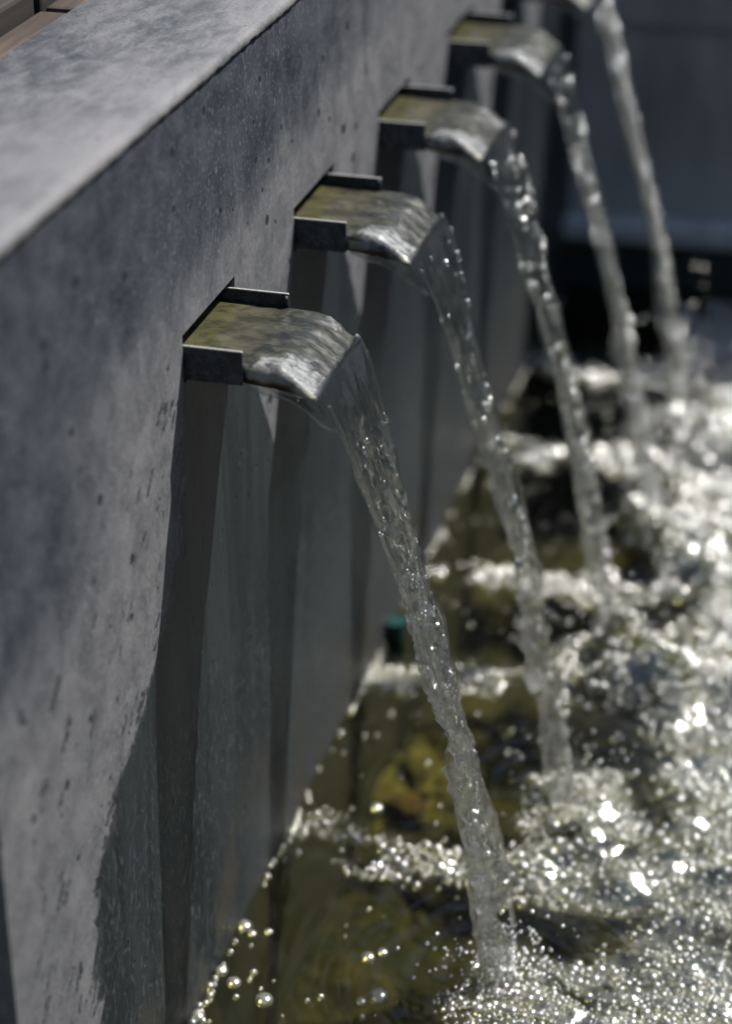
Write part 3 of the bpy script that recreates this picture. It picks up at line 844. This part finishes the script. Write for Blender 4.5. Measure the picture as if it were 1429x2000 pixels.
stl = ['clear sheet of water falling from the nearest spout, in sharp focus',
       'stream of water falling from the second spout, slightly out of focus',
       'blurred stream of water falling from the third spout',
       'strongly blurred stream of water falling from the fourth spout',
       'most blurred stream of water, farthest right at the top, from the last spout']
for k in range(5):
    r0 = stream(k, 1000 if k == 0 else 560, 168 if k == 0 else 96)
    tag(r0, stl[k], 'water stream', 'streams falling from the spouts')

# ------------------------------------------------------------------ bubbles
def ico(sub):
    bm = bmesh.new(); bmesh.ops.create_icosphere(bm, subdivisions=sub, radius=1.0)
    me = bpy.data.meshes.new('bubble_shape'); bm.to_mesh(me); bm.free()
    me.polygons.foreach_set('use_smooth', np.full(len(me.polygons), True))
    return me

def gn_points(name, pts, rad, mat, sub=3):
    me = bpy.data.meshes.new(name)
    me.vertices.add(len(pts)); me.vertices.foreach_set('co', np.asarray(pts, np.float32).ravel())
    at = me.attributes.new('rad', 'FLOAT', 'POINT'); at.data.foreach_set('value', np.asarray(rad, np.float32))
    me.materials.append(mat)
    ob = bpy.data.objects.new(name, me); COL.objects.link(ob)
    ng = bpy.data.node_groups.new(name, 'GeometryNodeTree')
    ng.interface.new_socket('Geometry', in_out='INPUT', socket_type='NodeSocketGeometry')
    ng.interface.new_socket('Geometry', in_out='OUTPUT', socket_type='NodeSocketGeometry')
    gi = ng.nodes.new('NodeGroupInput'); go = ng.nodes.new('NodeGroupOutput')
    ic = ng.nodes.new('GeometryNodeMeshIcoSphere'); ic.inputs['Radius'].default_value = 1.0; ic.inputs['Subdivisions'].default_value = sub
    ss = ng.nodes.new('GeometryNodeSetShadeSmooth'); sm_ = ng.nodes.new('GeometryNodeSetMaterial'); sm_.inputs['Material'].default_value = mat
    ip = ng.nodes.new('GeometryNodeInstanceOnPoints'); na = ng.nodes.new('GeometryNodeInputNamedAttribute'); na.data_type = 'FLOAT'; na.inputs['Name'].default_value = 'rad'
    L = ng.links.new
    L(ic.outputs['Mesh'], ss.inputs[0]); L(ss.outputs[0], sm_.inputs[0]); L(gi.outputs[0], ip.inputs['Points']); L(sm_.outputs[0], ip.inputs['Instance'])
    L(na.outputs['Attribute'], ip.inputs['Scale']); L(ip.outputs[0], go.inputs[0])
    md = ob.modifiers.new('scatter', 'NODES'); md.node_group = ng
    return ob

def scatter(n, xr, yr, rfun, dfun, seed, minsep=0.85):
    r_ = np.random.default_rng(seed)
    x = r_.uniform(*xr, n); y = r_.uniform(*yr, n)
    keep = r_.uniform(0, 1, n) < dfun(x, y)
    x, y = x[keep], y[keep]
    rad = rfun(r_, len(x))
    order = np.argsort(-rad); x, y, rad = x[order], y[order], rad[order]
    cell = {}; out = []
    cs = 0.008
    for a, b, c in zip(x, y, rad):
        ci, cj = int(a // cs), int(b // cs); ok = True
        for i in (-1, 0, 1):
            for j in (-1, 0, 1):
                for (p, q, s_) in cell.get((ci + i, cj + j), ()):
                    if (p - a) ** 2 + (q - b) ** 2 < (minsep * (s_ + c)) ** 2: ok = False; break
                if not ok: break
            if not ok: break
        if ok: cell.setdefault((ci, cj), []).append((a, b, c)); out.append((a, b, c))
    return np.array(out)

fm = scatter(210000, (0.002, 0.55), (-0.2, 1.28), lambda r, n: np.clip(r.lognormal(math.log(0.00135), 0.52, n), 0.0006, 0.0050),
             lambda x, y: np.clip(aeration(x, y) * 1.1 - 0.12, 0, 1) ** 1.3 * (np.where(x < 0.17, 0.8, 0.36) + np.where(x < 0.17, 0.2, 0.64) * sstep(-0.2, 0.3, noise3(x * 50, y * 50, 0, 77))), 51, 0.78)
hz = height(fm[:, 0], fm[:, 1], aeration(fm[:, 0], fm[:, 1]))
fm[:, 2] *= 1 + 1.3 * sstep(0.25, 0.9, fm[:, 1])
pts = np.stack([fm[:, 0], fm[:, 1], hz - fm[:, 2] * 0.20], -1)
o = gn_points('foam_bubbles', pts, fm[:, 2], M_bub)
tag(o, 'white glinting foam bubbles covering the churned pool water', 'foam', kind='stuff')
# scattered single bubbles on the calm water
sc_ = scatter(1500, (0.004, 0.24), (-0.15, 1.0), lambda r, n: np.clip(r.lognormal(math.log(0.0015), 0.45, n), 0.0006, 0.004),
              lambda x, y: np.where(aeration(x, y) < 0.3, 0.32 * sstep(-0.3, 0.5, noise3(x * 25, y * 25, 0, 61)) + 0.05, 0), 52)
# line of bubbles where the water meets the wall
r_ = np.random.default_rng(53)
wl = []
yv = -0.06
while yv < 1.25:
    c = 0.5 + 0.5 * math.sin((yv - 0.178) * 2 * math.pi / PITCH + math.pi / 2)
    if r_.random() < 0.12 + 0.8 * c ** 2: wl.append((abs(r_.normal(0.002, 0.002)) + 0.001, yv, r_.uniform(0.0012, 0.0034)))
    yv += r_.uniform(0.0012, 0.005)
sc_ = np.concatenate([sc_, np.array(wl)])
hz = height(sc_[:, 0], sc_[:, 1], aeration(sc_[:, 0], sc_[:, 1]))
o = gn_points('small_bubbles', np.stack([sc_[:, 0], sc_[:, 1], hz - sc_[:, 2] * 0.15], -1), sc_[:, 2], M_bub)
tag(o, 'small loose bubbles floating on the dark water and along the wet wall', 'bubbles', kind='stuff')
# spray thrown up by the landings
sp = []
for k, (lx, ly) in enumerate(LAND):
    n = 320 if k == 0 else 90 + 50 * k
    a = r_.uniform(0, 2 * np.pi, n); rr = np.abs(r_.normal(0, 0.045 if k else 0.026, n)); hh = np.abs(r_.normal(0, 0.018 + 0.014 * k, n)) * np.exp(-rr / 0.10)
    sp += [(max(lx + q * math.cos(p), 0.006), ly + q * math.sin(p), h_ + 0.002, r_.uniform(0.0005, 0.0015 + 0.0002 * k)) for p, q, h_ in zip(a, rr, hh)]
sp = np.array(sp)
o = gn_points('spray_drops', sp[:, :3], sp[:, 3], M_glint, 2)
tag(o, 'tiny drops of spray thrown up where the streams strike the pool', 'spray', kind='stuff')

# larger bubbles one can count
big = [((0.041, -0.011), 0.0060, 'large clear bubble with a dark ring at the bottom edge of the photo'),
       ((0.113, 0.011), 0.0072, 'largest bubble, right of the big bubble at the bottom edge'),
       ((0.103, 0.004), 0.0040, 'small bubble touching the left side of the largest bubble'),
       ((0.0165, 0.000), 0.0048, 'bubble a finger width from the wall, left of the large clear one'),
       ((0.0045, 0.009), 0.0044, 'bubble clinging to the wet wall at the waterline, above the lone floating one'),
       ((0.0042, -0.038), 0.0050, 'bubble against the wall in the bottom corner of the water'),
       ((0.0050, 0.058), 0.0052, 'big bubble of the cluster on the waterline, furthest up the wall'),
       ((0.0125, 0.052), 0.0032, 'middle bubble of the cluster on the waterline'),
       ((0.0230, 0.056), 0.0030, 'outermost small bubble of the cluster by the waterline'),
       ((0.096, 0.048), 0.0046, 'bubble on the brown water just left of the nearest stream foot'),
       ((0.104, 0.056), 0.0036, 'smaller bubble behind the one left of the nearest stream foot'),
       ((0.057, 0.216), 0.0050, 'blurred lone bubble on the black water behind the first foam band')]
bme = ico(4); bme.name = 'bubble'; bme.materials.append(M_bub)
for (p, q), r0, l in big:
    ob = bpy.data.objects.new('bubble', bme); COL.objects.link(ob)
    ob.location = (p, q, float(height(np.array([p]), np.array([q]), aeration(np.array([p]), np.array([q])))[0]) + r0 * 0.15)
    ob.scale = (r0, r0, r0 * 0.68)
    tag(ob, l, 'bubble', 'large bubbles on the pool')

# teal piece at the waterline
bm = bmesh.new()
bmesh.ops.create_cone(bm, cap_ends=True, segments=24, radius1=0.0075, radius2=0.0075, depth=0.04)
bmesh.ops.create_cone(bm, cap_ends=True, segments=24, radius1=0.0095, radius2=0.0095, depth=0.006, matrix=Matrix.Translation((0, 0, 0.018)))
o = bm_obj('pipe_stub', bm, M_teal); o.location = (0.008, 0.462, -0.006)
tag(o, 'short teal plastic pipe stub standing in the water against the wall', 'pipe')

# algae clump under water
def clump(name, c, rx, ry, rz, mat, seed):
    bm = bmesh.new(); bmesh.ops.create_icosphere(bm, subdivisions=5, radius=1)
    co = np.array([v.co[:] for v in bm.verts])
    d = 1 + 0.35 * noise3(co[:, 0] * 2, co[:, 1] * 2, co[:, 2] * 2, seed) + 0.22 * noise3(co[:, 0] * 6, co[:, 1] * 6, co[:, 2] * 6, seed + 1)
    for v, q in zip(bm.verts, d): v.co = Vector((v.co.x * q * rx, v.co.y * q * ry, v.co.z * q * rz))
    ob = bm_obj(name, bm, mat, None, True); ob.location = c; return ob
o = clump('algae_clump', (0.030, 0.470, -0.16), 0.040, 0.075, 0.03, M_algae, 71)
tag(o, 'yellow green clump of algae under the water behind the nearest stream', 'algae')
o = clump('sunken_leaf', (0.034, 0.415, -0.138), 0.016, 0.012, 0.006, M_rust, 75)
tag(o, 'rust orange leaf lying on the algae clump under the water', 'leaf')
